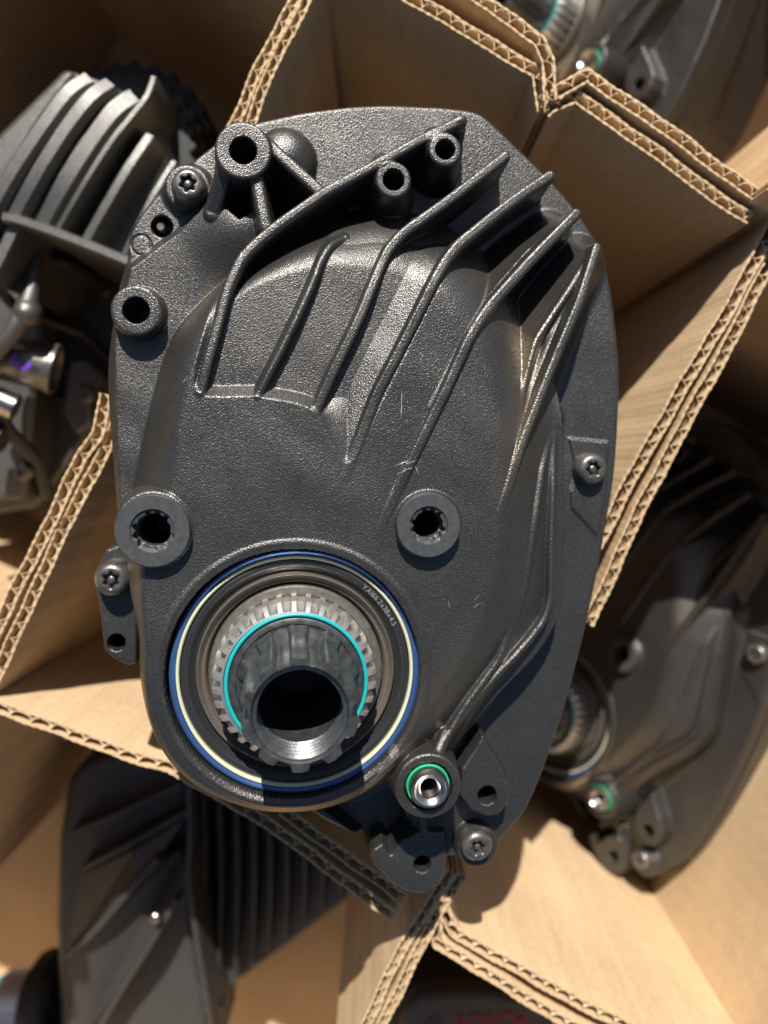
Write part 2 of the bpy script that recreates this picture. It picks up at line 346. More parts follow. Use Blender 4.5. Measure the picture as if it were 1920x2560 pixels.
# ------------------------------------------------------------------ the motor cover as a height field
def grid_motor():
    RES = .27
    outline = catmull(Ld([(500,285),(545,266),(600,252),(660,240),(740,230),(820,225),(900,227),(980,232),(1030,241),(1062,262),(1120,318),(1165,362),(1200,398),(1240,445),(1278,500),(1304,550),(1322,630),(1334,730),(1339,830),(1336,930),(1328,1030),(1312,1130),(1292,1240),(1268,1350),(1243,1450),(1215,1550),(1187,1630),(1158,1705),(1130,1760),(1095,1800),(1070,1828),(1048,1850),(985,1850),(900,1850),(830,1830),(760,1800),(690,1765),(600,1700),(420,1600),(330,1500),(300,1350),(262,1180),(250,1080),(240,960),(233,870),(232,800),(238,730),(246,680),(258,610),(274,560),(281,500),(320,440),(372,385),(430,335)], 0), 4, True)
    FO = catmull(Ld([(278,1060),(300,950),(325,850),(350,765),(380,705),(430,650),(500,585),(560,535),(650,482),(740,455),(830,445),(900,455),(975,485),(1050,540),(1110,610),(1150,700),(1182,800),(1198,900),(1202,1050),(1200,1200),(1197,1300),(1150,1394),(1060,1490),(985,1580),(930,1640),(880,1690),(800,1728),(720,1752),(640,1762),(550,1758),(470,1738),(390,1692),(330,1625),(298,1545),(283,1450),(284,1350),(272,1250),(262,1160)], 4), 4, True)
    TO = catmull(Ld([(385,1060),(395,940),(415,840),(435,770),(470,700),(520,640),(600,600),(700,578),(800,580),(870,600),(950,650),(1010,730),(1040,800),(1062,900),(1075,1000),(1072,1130),(1055,1250),(1020,1360),(970,1450),(915,1540),(860,1620),(780,1690),(700,1722),(610,1732),(530,1722),(450,1690),(390,1640),(345,1560),(325,1470),(322,1380),(320,1290),(330,1180)], 19), 4, True)
    PAN = catmull(Ld([(425,846),(545,857),(640,872),(684,894),(712,945),(745,1000),(775,975),(845,830),(905,710),(945,630),(985,560),(1060,500),(1000,450),(800,430),(600,480),(480,590),(440,720)], 21), 4, True)
    TER = Ls([(315,716),(325,672),(359,648),(407,610),(446,586),(499,533),(530,499),(547,450),(600,440),(680,560),(760,640),(600,800),(480,1000),(400,1250),(300,1290),(288,1000),(286,860),(290,800)], 4)
    xs = [p[0] for p in outline+FO]; ys = [p[1] for p in outline+FO]
    ex = Ls([(205,1500), (1054,2260)], -4)
    x0, x1 = min(min(xs), ex[0][0])-5, max(xs)+3; y0, y1 = min(min(ys), ex[1][1])-4, max(ys)+3
    nx = int((x1-x0)/RES)+1; ny = int((y1-y0)/RES)+1
    X, Y = np.meshgrid(x0+np.arange(nx)*RES, y0+np.arange(ny)*RES)
    X = X.astype(np.float32); Y = Y.astype(np.float32)
    def sdp(P):
        P = np.array([p[:2] for p in P], np.float32); d = np.full(X.shape, 1e9, np.float32); ins = np.zeros(X.shape, bool)
        for i in range(len(P)):
            a = P[i]; b = P[(i+1) % len(P)]; e = b-a; wx = X-a[0]; wy = Y-a[1]
            t = np.clip((wx*e[0]+wy*e[1])/(e@e+1e-9), 0, 1); d = np.minimum(d, (wx-e[0]*t)**2+(wy-e[1]*t)**2)
            c = (a[1] <= Y) != (b[1] <= Y)
            with np.errstate(divide='ignore', invalid='ignore'): ins ^= c & (X < (b[0]-a[0])*(Y-a[1])/(b[1]-a[1]+1e-12)+a[0])
        d = np.sqrt(d); return np.where(ins, -d, d)
    def path(P, hz, k=6):
        "distance to a smooth path and the interpolated height along it"
        PP = np.array([(*p, h) for p, h in zip(P, hz)])
        if k > 1:
            sl = np.concatenate([[0], np.cumsum(np.hypot(*np.diff(PP[:, :2], axis=0).T))]); ss = np.linspace(0, sl[-1], int(sl[-1]/.8)+2)
            PP = np.stack([np.interp(ss, sl, PP[:, i]) for i in range(3)], 1)
            for _ in range(7): PP[1:-1] = .25*PP[:-2]+.5*PP[1:-1]+.25*PP[2:]
        PP = PP.astype(np.float32)
        d = np.full(X.shape, 1e9, np.float32); H = np.zeros(X.shape, np.float32); Tt = np.zeros(X.shape, np.float32)
        n = len(PP)-1
        for i in range(n):
            a = PP[i]; b = PP[i+1]; e = (b-a)[:2]; wx = X-a[0]; wy = Y-a[1]
            t = np.clip((wx*e[0]+wy*e[1])/(e@e+1e-9), 0, 1); q = (wx-e[0]*t)**2+(wy-e[1]*t)**2
            m = q < d; d = np.where(m, q, d); H = np.where(m, a[2]+(b[2]-a[2])*t, H); Tt = np.where(m, (i+t)/n, Tt)
        return np.sqrt(d), H, Tt
    def sst(a, b, v): t = np.clip((v-a)/(b-a), 0, 1); return t*t*(3-2*t)
    def smax(a, b, k):
        h = np.clip(.5+.5*(a-b)/k, 0, 1); return b*(1-h)+a*h+k*h*(1-h)
    def circ(c): return np.hypot(X-c[0], Y-c[1])
    lab = np.zeros(X.shape, np.int16)
    def rnd(sd, r, k=7.0):
        "top-edge falloff: 0 well inside, rounded over r, steep outside"
        u = np.clip(sd+r, 0, None); base = np.where(u < r, r-np.sqrt(np.clip(r*r-u*u, 0, None)), r+(u-r)*k); return base
    sdO = sdp(outline); z = 0-rnd(sdO, 1.3)
    # terrace carrying the letter A
    sT = sdp(TER); tb = L(600, 570, 6); z = smax(z, 4.5+5.5*np.exp(-((X-tb[0])**2+(Y-tb[1])**2)/(2*7.5**2))-np.clip(sT+.2, 0, None)*1.6-rnd(sT, .8, 1.5)*.3-np.where(sdO > -1, (sdO+1)*8, 0), 1.6)
    # main bulge
    sF = sdp(FO); sTp = sdp(TO); dF = np.clip(-sF, 0, None); dT = np.clip(sTp, 0, None); t = dF/(dF+dT+1e-6)
    pxr = L(1000, 1100, 10)[0]; pxl = L(800, 1100, 10)[0]; yT = L(900, 760, 5)[1]; yB = L(900, 1060, 5)[1]; yR = L(900, 1480, 5)[1]
    z0 = 10*sst(pxl, pxr, X)*sst(-yT, -yB, -Y)
    low = sst(-L(0, 1480, 5)[1], -L(0, 1640, 5)[1], -Y)*(1-sst(L(1030, 0, 5)[0], L(1110, 0, 5)[0], X))
    z0 = z0*(1-low)-14*low
    rt = np.clip(z0/10, 0, 1); prof = (1-(1-t)**1.9)*(1-rt)+rt*(t*t*(3-2*t))
    PL = 20.5
    zb = z0+(PL-z0)*prof; zb = np.where(sTp < 0, PL, zb)
    zb = np.where(sF > 0, np.minimum(z0, zb)-sF*9, zb)
    # gentle crown over the plateau and recessed panels between ribs
    cb = L(760, 1150, 20); zb = zb+1.3*np.exp(-((X-cb[0])**2+(Y-cb[1])**2)/(2*45**2))
    sP = sdp(PAN); xw = sst(L(780, 0, 20)[0], L(880, 0, 20)[0], X); wdt = 3.0+6*xw
    zb = zb-2.9*np.clip(-sP/wdt, 0, 1)
    # concave flank of the right side
    zb = smax(zb, z-2, 1.2)
    lab[(zb > z+.05)] = 1; z = smax(z, zb, 1.8)
    # spots used later
    feats = []
    def add(zf, name, k=.8):
        nonlocal z
        i = len(feats)+2; feats.append(name); m = zf > z+.04; lab[m] = i; z = smax(z, zf, k)
    def rib(pd, hz, w, name, hb=20, slope=5.5, k=1.0, r=None):
        P = [L(x*1.1573, y*1.1573, h) for (x, y), h in zip(pd, hz)]
        d, H, Tt = path(P, hz); r = r or w*.55
        add(H-rnd(d-w/2, r, slope), name, k)
    # second, lower ledges beside fins five and six
    rib([(1282,545),(1225,635),(1157,738),(1132,838),(1112,950),(1100,1020)], [12.5,14,15.5,16.5,17.6,18.5], 2.2, 'ledge', slope=1.6, k=1.2)
    rib([(1280,560),(1235,650),(1183,770),(1150,860),(1118,970)], [11.5,12.7,14,15.4,16.8], 4.2, 'ledge', slope=1.6, k=2.2)
    rib([(1215,480),(1140,545),(1070,625),(1005,715),(975,790),(930,880)], [12,14,17,19.3,20.6,21], 1.6, 'ledge', slope=2.0, k=2.0)
    rib([(1197,899),(1186,950),(1172,1015),(1160,1106),(1132,1279),(1080,1426),(1004,1531),(957,1609)], [8,11.5,14.5,16,16.6,17,17.6,18], 2.2, 'ledge', slope=1.5, k=1.2)
    # the fins
    rib([(1000,258),(910,300),(830,345),(760,382),(700,415),(620,470),(560,517),(522,555),(492,620),(468,710),(446,790),(432,846)], [15,16,17,17.5,18,18.8,19.3,20,20.8,21.5,21.8,21.6], 2.7, 'cooling_fin', slope=13, r=.95)
    rib([(745,512),(712,530),(692,565),(676,610),(640,690),(595,780),(556,856)], [14.5,18,20,21.2,21.8,22,21.6], 2.2, 'cooling_fin', slope=3.0, k=1.2)
    rib([(1093,336),(983,422),(870,503),(838,540),(821,577),(799,632),(775,690),(715,812),(682,888)], [17,18,18.8,19.4,20,21.4,22,22,21.4], 2.8, 'cooling_fin', slope=13, r=.95)
    rib([(1190,378),(1130,418),(1079,456),(991,527),(964,562),(941,602),(879,727),(816,848),(744,1032)], [17,18,19,20,20.8,22.2,22.4,22.2,21.2], 2.9, 'cooling_fin', slope=13, r=.95)
    rib([(1247,460),(1200,508),(1149,560),(1066,652),(1037,692),(1014,732),(966,839),(880,1015),(815,1155)], [17,18.2,19.4,20.6,21.8,22.8,22.7,22.3,20.8], 2.9, 'cooling_fin', slope=13, r=.95)
    rib([(1291,533),(1273,590),(1254,648),(1191,798),(1160,877),(1129,956),(1098,1060),(1074,1122)], [14,16,17.2,18.2,19.2,20.3,21.2,20.6], 2.7, 'cooling_fin', slope=13, r=.95)
    rib([(1200,880),(1196,960),(1196,1060),(1192,1180),(1192,1290),(1178,1340),(1145,1385),(1060,1475),(975,1580),(960,1600)], [9,11.5,13,13.5,13.8,14.2,14.8,16,17.5,18], 2.2, 'edge_rib', slope=5)
    # round blister
    c = L(712, 384, 6); r = circ(c); add(7.5*np.sqrt(np.clip(1-(r/8.6)**2, 0, 1))-np.where(r > 8.5, 60, 0), "blister", 1.6)
    # bosses
    def boss(u, v, h, ro, name, k=1.2, slope=6, er=.9):
        c = L(u, v, h); add(h-rnd(circ(c)-ro, er, slope), name, k); return c
    def bar(a, b, h0, h1, w, name='web', k=.8, slope=7):
        P = [L(*a, h0), L(*b, h1)]; d, H, _ = path(P, [h0, h1], 1); add(H-rnd(d-w/2, w*.35, slope), name, k)
    # pocket under the tall lug first (carve), then its webs
    pk = sdp(Ls([(572,452),(632,450),(640,520),(600,548),(560,512)], 8)); z -= 16*sst(.6, -1.2, pk)
    pk = sdp(Ls([(668,400),(800,492),(690,560)], 8)); z -= 9*sst(.6, -1.2, pk)
    bar((562,415),(530,530), 14.5, 9, 4.6); bar((638,425),(664,566), 15, 15.5, 3.8); bar((655,345),(800,478), 15, 16.5, 3.4)
    c_lug = boss(608, 376, 16.5, 7.1, 'mounting_boss', slope=14)
    c_l2 = boss(340, 776, 10, 6.5, 'mounting_boss', slope=9)
    c_b1 = boss(1113, 373, 16.5, 4.4, 'mounting_boss'); c_b2 = boss(984, 449, 17, 4.7, 'mounting_boss')
    bar((1092,345),(1110,370), 15.9, 16.2, 7.5); bar((962,412),(982,444), 16.7, 16.8, 7.5); bar((1150,302),(1150,318), 15, 14, 3.5) 
    boss(469, 468, 3.0, 6.0, 'screw_pad', slope=2)
    # washer seats
    boss(383, 1322, 22.0, 9.6, 'washer_seat', slope=7); boss(1072, 1310, 23.0, 8.2, 'washer_seat', slope=4, k=2)
    # seal housing rim
    cs = L(736, 1680, 18); r = circ(cs)
    add(21.2-rnd(np.abs(r-34.3)-1.0, 1.0, np.where(np.abs(r-34.3) > 4, 9.0, 1.2)), 'seal_rim', 2.0)
    z = np.where(r < 32.6, np.minimum(z, 17.5-14*sst(32.6, 31.8, r)), z)
    # green ring boss and lugs at the bottom
    cg = boss(1071, 1966, 21.5, 8.9, 'mounting_boss', slope=9)
    rib([(965,1590),(945,1640)], [18,20.5], 3.5, 'web', slope=3)
    td = Ls([(1208,1838),(1185,1880),(1155,1925),(1150,1990),(1180,2030),(1218,2045),(1250,2038),(1272,2010),(1278,1970),(1258,1925),(1230,1880)], 9)
    add(8.5-rnd(sdp(td), .8, 8), 'lug', .6); c_td = L(1218, 1988, 8.5)
    bl = Ls([(990,2110),(1010,2080),(1115,2080),(1115,2180),(1095,2215),(1060,2236),(1020,2232),(985,2212),(940,2170),(925,2140),(935,2118),(965,2100)], 3)
    add(3.0-rnd(sdp(bl), 1.0, 8), 'lug', .6); c_bl = L(1056, 2160, 3)
    # hollow between the seal housing and the bottom lug
    hol = sdp(Ls([(900,2010),(1000,1960),(1010,2040),(1030,2070),(1000,2085),(975,2120),(955,2090),(925,2110),(850,2050),(800,2010)], 0))
    z = np.where((sF > .3) & (circ(cg) > 9.8), z-13*sst(.8, -1.0, hol), z)
    bar((1060,2035),(1060,2115), 3, 2.2, 2.6, slope=2.5, k=1.5)
    ll = Ls([(240,1420),(262,1375),(300,1360),(345,1400),(345,1480),(340,1660),(318,1668),(285,1652),(258,1630),(250,1560),(243,1500),(232,1460)], -4)
    add(-5-rnd(sdp(ll), 1.0, 8), 'lug', .6); c_ll = L(291, 1606, -5)
    # screw pad on the right with its stepped outline
    sp = sdp(Ls([(1422,1095),(1520,1105),(1512,1240),(1492,1340),(1428,1270),(1425,1230),(1440,1180)], 0)); z = np.where(sF > 0, z+.6*sst(.5, -.5, sp), z)
    bs = boss(1195, 2118, 4, 6.2, 'screw_pad', slope=6)
    # embossed disc on the flange
    c = L(353, 613, 0); r = circ(c); z -= .45*np.exp(-((r-2.6)/.22)**2)
    # holes
    def hole(c, rr, dp, e=.55): 
        nonlocal z
        r = circ(c); z = z-(dp+z)*(1-sst(rr-.1, rr+e, r))
    hole(c_lug, 2.7, 25); hole(c_l2, 2.75, 25); hole(c_b1, 1.9, 12); hole(c_b2, 2.1, 12)
    hole(L(405, 566, 0), 2.3, 6); hole(c_td, 2.2, 8); hole(c_bl, 2.0, 12); hole(c_ll, 1.9, 20); hole(cg, 5.9, -10)
    hole(L(383, 1322, 22), 4.4, 14); hole(L(1072, 1310, 23), 3.8, 10)
    sall = np.minimum.reduce([sdO, sF, sdp(ll), sdp(bl), sdp(td), circ(c_lug)-7.1, circ(c_l2)-6.6, circ(L(1195, 2118, 4))-6.3, circ(L(383, 1322, 22))-9.6, circ(cg)-8.9, circ(L(469, 468, 3))-6.3])
    z = z-np.clip(sall-.15, 0, None)*30
    # uneven cast surface
    ph = [(random.uniform(.05, .5), random.uniform(.05, .5), random.random()*6) for _ in range(14)]
    z = z+sum(.018*np.sin(X*a+Y*b+p) for a, b, p in ph)
    z[np.isnan(z)] = -40
    keep = (sall < .7) & (z > -30)
    for i, nme in enumerate(feats):            # keep each part in one piece: stray islands go to the cover
        cells = set(map(tuple, np.argwhere(lab == i+2))); groups = []
        while cells:
            st = [cells.pop()]; comp = [st[0]]
            while st:
                a, b = st.pop()
                for q in ((a+1, b), (a-1, b), (a, b+1), (a, b-1)):
                    if q in cells: cells.remove(q); st.append(q); comp.append(q)
            groups.append(comp)
        groups.sort(key=len)
        for gq in groups[:-1]:
            for a, b in gq: lab[a, b] = 1
    gy, gx = np.gradient(z, RES); nrm = np.stack([-gx, -gy, np.ones_like(z)], -1); nrm /= np.linalg.norm(nrm, axis=-1)[..., None]
    fl = lab[:-1, :-1]; ok = keep[:-1, :-1] & keep[1:, :-1] & keep[:-1, 1:] & keep[1:, 1:]
    return X, Y, np.maximum(z, -40), nrm, lab, ok, feats, outline, cs, cg
HF = grid_motor()
def build_cover(root):
    X, Y, z, nrm, lab, ok, feats, outline, cs, cg = HF
    ny, nx = X.shape; idx = np.arange(nx*ny).reshape(ny, nx)
    Vall = np.stack([X, Y, z], -1).reshape(-1, 3)*MM; Nall = nrm.reshape(-1, 3)
    names = ['flange', 'cover']+feats; fl = lab[:-1, :-1]
    if len(feats):     # small webs go with the cover, the rest are parts of their own
        for i, nme in enumerate(feats):
            if nme in ('ledge',): fl = np.where(fl == i+2, 1, fl)
    for i, nme in enumerate(names):
        if nme == 'ledge': continue
        m = ok & (fl == i)
        if m.sum() < 30: continue
        q = np.stack([idx[:-1, :-1][m], idx[:-1, 1:][m], idx[1:, 1:][m], idx[1:, :-1][m]], -1)
        u, inv = np.unique(q.ravel(), return_inverse=True); inv = inv.reshape(-1, 4)
        me = bpy.data.meshes.new(nme); me.vertices.add(len(u)); me.vertices.foreach_set('co', Vall[u].ravel())
        nf = len(inv); me.loops.add(nf*4); me.loops.foreach_set('vertex_index', inv.ravel().astype(np.int32))
        me.polygons.add(nf); me.polygons.foreach_set('loop_start', np.arange(0, nf*4, 4, dtype=np.int32))
        me.update(calc_edges=True); me.validate(); me.shade_smooth(); me.materials.append(M['cast'])
        me.normals_split_custom_set_from_vertices([tuple(v) for v in Nall[u]])
        o = link(bpy.data.objects.new(nme, me)); o.parent = root
    return cs, cg
def at(o, x, y, z, rz=0): o.location = (x*MM, y*MM, z*MM); o.rotation_euler = (0, 0, rz); return o
def screw(root, u, v, h, r, tall, rz=0):
    c = L(u, v, h)
    n = 60; rec = lambda s: (lambda a: s*r*.40*(1+.16*math.cos(6*a)))
    rings = [(r, -tall), (r*1.0, -tall*.45), (r*.97, -tall*.28), (r*.86, -tall*.1), (r*.7, 0), (r*.56, .12), (rec(1.12), .05), (rec(1.0), -.3), (rec(.95), -2.6)]
    V, Fc = polar(rings, n, cap1=True); o = at(meshobj('screw', V, Fc, M['screw'], root, angle=45), c[0], c[1], h, rz)
    V, Fc = polar([(r*.19, -2.6), (r*.19, -.35), (r*.12, -.15)], 20, cap1=True); meshobj('recess_pin', V, Fc, M['screw'], o, angle=40)
    return o
def build_motor(label, group):
    root = thing('bike_motor', label, 'motor', group)
    cs, cg = build_cover(root); outline = HF[7]
    # rear half of the housing
    P = [np.array(p) for p in outline]; ctr = sum(P)/len(P)
    def inset(k): return [tuple(ctr+(p-ctr)*k) for p in P]
    V, Fc = extrude_poly(inset(1.011), -25, -8.5); meshobj('rear_housing', V, Fc, M['cast'], root, smooth=False)
    V, Fc = extrude_poly(inset(.94), -64, -24.5); meshobj('stator_housing', V, Fc, M['cast'], root, smooth=False)
    # seal and bearing assembly
    def lathe(name, rings, m, n=160, ang=35, par=root): V, Fc = polar(rings, n); o = meshobj(name, V, Fc, m, par, angle=ang); 
    def lat(name, rings, m, n=160, ang=35, par=None):
        V, Fc = polar(rings, n); o = meshobj(name, V, Fc, m, root if par is None else par, angle=ang)
        if par is None: at(o, cs[0]+.5, cs[1], 0)
        return o
    sc = lat('seal_case', [(32.45, 10), (32.4, 18.2), (32.1, 18.6), (31.6, 18.75), (30.9, 18.4), (30.6, 17.6), (30.5, 12)], M['blue'])
    lat('retaining_ring', [(30.75, 12), (30.7, 18.5), (30.5, 18.85), (30.1, 18.85), (29.8, 18.5), (29.7, 12)], M['cream'])
    lip = lat('seal_lip', [(29.8, 11), (29.75, 17.6), (29.2, 18.1), (28.2, 18.2), (27.4, 17.6), (26.9, 16.6), (26.3, 16.3), (25.9, 16.6), (25.7, 15.4), (25.6, 8)], M['rubber'], ang=60)
    lat('steel_sleeve', [(25.9, 8), (25.8, 17.2), (25.4, 17.6), (25.0, 17.2), (24.6, 16.0), (24.1, 15.6), (23.7, 15.9), (23.3, 15.4), (22.9, 14.2), (22.6, 8)], M['clear'], ang=60)
    lat('thrust_washer', [(22.7, 10), (22.6, 17.0), (22.2, 17.4), (20.4, 17.5), (20.2, 17.0), (17, 17), (17, 10)], M['dkwash'])
    # toothed sleeve
    def tooth(a, ro=20.6, ri=18.3, n=34):
        t = (a*n/(2*math.pi)) % 1; f = min(max((abs(t-.5)-.2)/.09, 0), 1); return ri+(ro-ri)*(1-f)
    n = 34*12; tfn = lambda a: tooth(a); t2 = lambda a: tooth(a, 20.1)
    V, Fc = polar([(tfn, 15), (tfn, 25.5), (t2, 26.6), (18.1, 28.6), (17.6, 28.7), (17.3, 28.3), (17.0, 20)], n); at(meshobj('toothed_sleeve', V, Fc, M['bright'], root, angle=30), cs[0], cs[1], 0)
    V = [];
    tor = [(17.25+.5*math.cos(t), 28.6+.5*math.sin(t)) for t in [2*math.pi*i/12 for i in range(13)]]
    lat('o_ring', tor, M['teal'], ang=80)
    lat('collar', [(16.9, 22), (16.8, 28.2), (16.3, 28.6), (15.0, 28.7), (14.8, 28.4), (11, 28.4)], M['spindle'])
    # splined hollow spindle
    NL = 10
    def star(a, ro, ri):
        t = .5+.5*math.cos(NL*(a-math.pi/2)); t = min(max((t-.32)/.3, 0), 1); t = t*t*(3-2*t); return ri+(ro-ri)*t+.12*math.sin(a*7+1)+.07*math.sin(a*31)
    st = lambda ro, ri: (lambda a: star(a, ro, ri))
    rings = [(st(15.2, 14.6), 27.5), (st(14.4, 13.2), 29.5), (st(13.6, 11.7), 31.5), (st(13.35, 11.5), 33), (st(13.3, 11.5), 48.6), (st(13.1, 11.35), 49.5), (st(12.7, 11.2), 50.0), (11.0, 50.05), (10.6, 49.6)]
    zz = 49.4
    while zz > 40: rings += [(10.5, zz), (10.4, zz-.5), (9.6, zz-1.0), (9.6, zz-1.3)]; zz -= 2.0
    rings += [(9.7, zz), (9.6, zz-3), (9.3, -35)]
    V, Fc = polar(rings, 300, cap1=True); V = [(x, y, z+1.5 if z > 0 else z) for x, y, z in V]; sp = at(meshobj('spindle', V, Fc, M['spindle'], root, angle=42), cs[0]+1.0, cs[1]-.3, 0)
    # stamped lettering on the seal lip
    def place(k, x):
        ang = math.radians(52)-x/28.3
        return Matrix.Translation((28.3*math.cos(ang), 28.3*math.sin(ang), 18.15)) @ Matrix.Rotation(ang-math.pi/2, 4, 'Z') @ Matrix.Translation((0, -.6, 0))
    letters('YA166.2x38x4.5', 1.9, M['ink'], 'lettering', lip, place, .06)
    # serrated washers
    for (u, v, h, ro, ri, nt_) in ((381, 1328, 24.5, 8.95, 4.2, 12), (1072, 1314, 25.0, 8.2, 3.7, 12)):
        c = L(u, v, h)
        def ser(a, ri=ri, nt_=nt_):
            t = (a*nt_/(2*math.pi)) % 1; return ri+.95*(1-abs(2*t-1))*(1 if math.sin(a*3+u) > -.35 else .2)
        rings = [(ro-.1, -3.0), (ro, -2.8), (ro, -.25), (ro-.25, 0), (ri+1.25, 0), (ri+1.1, -.4), (ser, -.7), (ser, -3.5), (ri-.2, -3.8), (ri-.3, -12)]
        V, Fc = polar(rings, 144); at(meshobj('washer', V, Fc, M['washer'], root, angle=35), c[0], c[1], h)
    # threaded insert with green ring
    def gl(name, rings, m, ang=35): V, Fc = polar(rings, 72); return at(meshobj(name, V, Fc, m, root, angle=ang), cg[0], cg[1], 0)
    gl('o_ring', [(5.85, 17), (5.8, 21.2), (5.6, 21.5), (5.3, 21.3), (5.2, 17)], M['green'])
    rg = [(5.15, 12), (5.1, 23.4), (4.8, 23.9), (4.3, 24.0), (4.1, 23.7), (3.5, 23.2), (2.9, 22.8)]
    zz = 22.4
    while zz > 16: rg += [(2.75, zz), (2.45, zz-.4)]; zz -= .8
    rg += [(2.3, 8)]
    V, Fc = polar(rg, 72, cap1=True); at(meshobj('threaded_insert', V, Fc, M['steel'], root, angle=35), cg[0]+.1, cg[1], 0)
    # screws
    screw(root, 469, 458, 9.5, 4.6, 9, .3); screw(root, 1484, 1172, 5.0, 4.6, 5.5, .1); screw(root, 277, 1450, 2.0, 5.0, 8, .5); screw(root, 1195, 2120, 7.5, 4.6, 5, .2)
    # pin in the small flange hole
    c = L(403, 570, -2); V, Fc = polar([(1.2, -6), (1.2, -.5), (.9, 0)], 24, cap1=True); at(meshobj('pin', V, Fc, M['screw'], root, angle=40), c[0], c[1], -.6)
    # embossed A
    c = L(560, 597, 4.6)
    letters('A', 3.0, M['black'], 'lettering', root, lambda k, x: Matrix.Translation((c[0], c[1], 4.62)) @ Matrix.Rotation(math.radians(-28), 4, 'Z') @ Matrix.Translation((0, -1, 0)), .05)
    return root
GM = 'electric bicycle motors packed in the box'
main = build_motor('large black ribbed motor lying face up on the dividers, in full view at the centre', GM)
main.matrix_world = Matrix.Translation(MO*MM) @ MROT.to_4x4()
#@@NEIGHBOURS
# ------------------------------------------------------------------ copies of the same motor in the neighbouring cells
def copy_thing(root, label):
    r = root.copy(); link(r); r['label'] = label
    for ch in list(root.children):
        c = ch.copy(); link(c); c.parent = r
        for g_ in ch.children: d = g_.copy(); link(d); d.parent = c
    return r
def place(r, w, t):
    w = Vector(w); r.matrix_world = Matrix.Translation(Vector(t)*MM) @ Matrix.Rotation(w.length, 4, w.normalized())
n3 = copy_thing(main, 'black ribbed motor tilted sideways in the cell right of the centre motor')
place(n3, (-.0801, -.8535, -.1449), (108.57, -71.5, -9.4))
n4 = copy_thing(main, 'black ribbed motor tilted sideways in the top right cell, beyond the V notch')
place(n4, (-.0638, -.8474, -.1211), (96.2, 266.6, -14.4))
# ------------------------------------------------------------------ differently lying motors on the left, traced in place
class Local:
    def __init__(s, name, label, cat, group, u, v, z, dz=0):
        s.dz = dz; p = Wp(u, v, z); s.o = np.array(p); s.root = thing(name, label, cat, group, loc=tuple(p*MM))
    def P(s, u, v, z): p = Wp(u, v, z+s.dz); return (p[0]-s.o[0], p[1]-s.o[1])
    def P3(s, u, v, z): p = Wp(u, v, z+s.dz); return (p[0]-s.o[0], p[1]-s.o[1], p[2]-s.o[2])
    def solid(s, name, px, z0, z1, m, bevel=.8, parent=None):
        pts = [s.P(u, v, z1) for u, v in px]; V, Fc = extrude_poly(pts, max(z0+s.dz, -60)-s.o[2], z1+s.dz-s.o[2])
        o = meshobj(name, V, Fc, m, parent or s.root, smooth=True, angle=35)
        if bevel:
            b = o.modifiers.new('b', 'BEVEL'); b.width = bevel*MM; b.segments = 2; b.limit_method = 'ANGLE'; b.angle_limit = math.radians(40)
        return o
    def wall(s, name, px, z0, z1, w, m, k=6, parent=None):
        zz = z1 if isinstance(z1, (list, tuple)) else [z1]*len(px)
        pts = catmull([(*s.P(u, v, z), z+s.dz-s.o[2]) for (u, v), z in zip(px, zz)], k)
        V, Fc = ribbon(pts, w, z0+s.dz-s.o[2], [p[2] for p in pts]); return meshobj(name, V, Fc, m, parent or s.root, angle=50)
A = Local('bike_motor', 'bare silver-grey motor with long cooling ribs and a violet paint mark, upper left', 'motor', GM, 150, 700, -60)
sv = M['silver']
A.solid('housing', [(-60,395),(0,330),(80,250),(160,168),(190,178),(250,196),(345,245),(400,320),(425,395),(380,500),(318,650),(60,552),(-40,600)], -40, 104, sv, 2)
A.solid('side_cover', [(-90,420),(0,325),(160,166),(192,182),(110,300),(0,475),(-90,610)], 60, 119, sv, 2.5)
A.wall('cooling_fin', [(-40,548),(30,425),(110,305),(172,225),(222,192)], 90, [124,125,125,124,121], 6.2, sv)
A.wall('cooling_fin', [(30,545),(92,430),(165,315),(225,240),(275,205)], 90, [122,124,124,123,119], 6.4, sv)
A.wall('cooling_fin', [(98,562),(158,455),(228,345),(285,272),(335,238)], 90, [118,120,120,119,116], 8.5, sv)
A.wall('cooling_fin', [(140,578),(205,465),(275,355),(335,280),(368,235),(384,190)], 90, [121,123,123,122,121,118], 2.4, sv)
A.wall('cooling_fin', [(212,603),(262,515),(318,420),(375,336)], 80, [118,119,119,117], 4.2, sv)
A.wall('cooling_fin', [(308,640),(342,568),(384,485),(435,402)], 80, [115,116,116,114], 2.6, sv)
A.wall('flange', [(5,540),(60,553),(190,600),(320,652)], 50, 125, 3.6, sv, 3)
A.wall('flange', [(322,650),(319,700),(300,758),(290,800)], 50, 119, 1.8, sv, 3)
A.wall('flange', [(38,560),(10,620),(-30,700)], 50, 122, 5.5, sv, 3)
A.solid('connector_bay', [(40,570),(318,665),(300,780),(275,1000),(200,1120),(90,1270),(-120,1300),(-120,620)], -50, 48, M['castn'], 2)
A.solid('connector_bay', [(40,640),(110,660),(100,840),(60,1250),(-100,1250),(-100,640)], 48, 74, M['castn'], 2)
A.solid('cable_cover', [(170,900),(215,890),(262,940),(225,1010),(235,1060),(190,1090),(150,1030)], 48, 66, M['castn'], 2)
A.solid('cable_cover', [(60,600),(175,640),(160,672),(50,630)], 60, 96, M['black'], 2)
# toothed black rotor ring in the shade
def gearpoly(c, r, n, a0, a1, dep):
    out = []
    for i in range(n+1):
        a = a0+(a1-a0)*i/n; rr = r if i % 4 < 2 else r-dep; out.append((c[0]+rr*math.cos(a), c[1]-rr*math.sin(a)))
    return out
for r_, z_ in ((226, 60), (200, 76), (176, 90)):
    gp = gearpoly((315, 375), r_, 52, math.radians(-25), math.radians(150), 14)+[(180,420),(420,520)]
    A.solid('rotor_ring', gp, z_-22, z_, M['black'], .6)
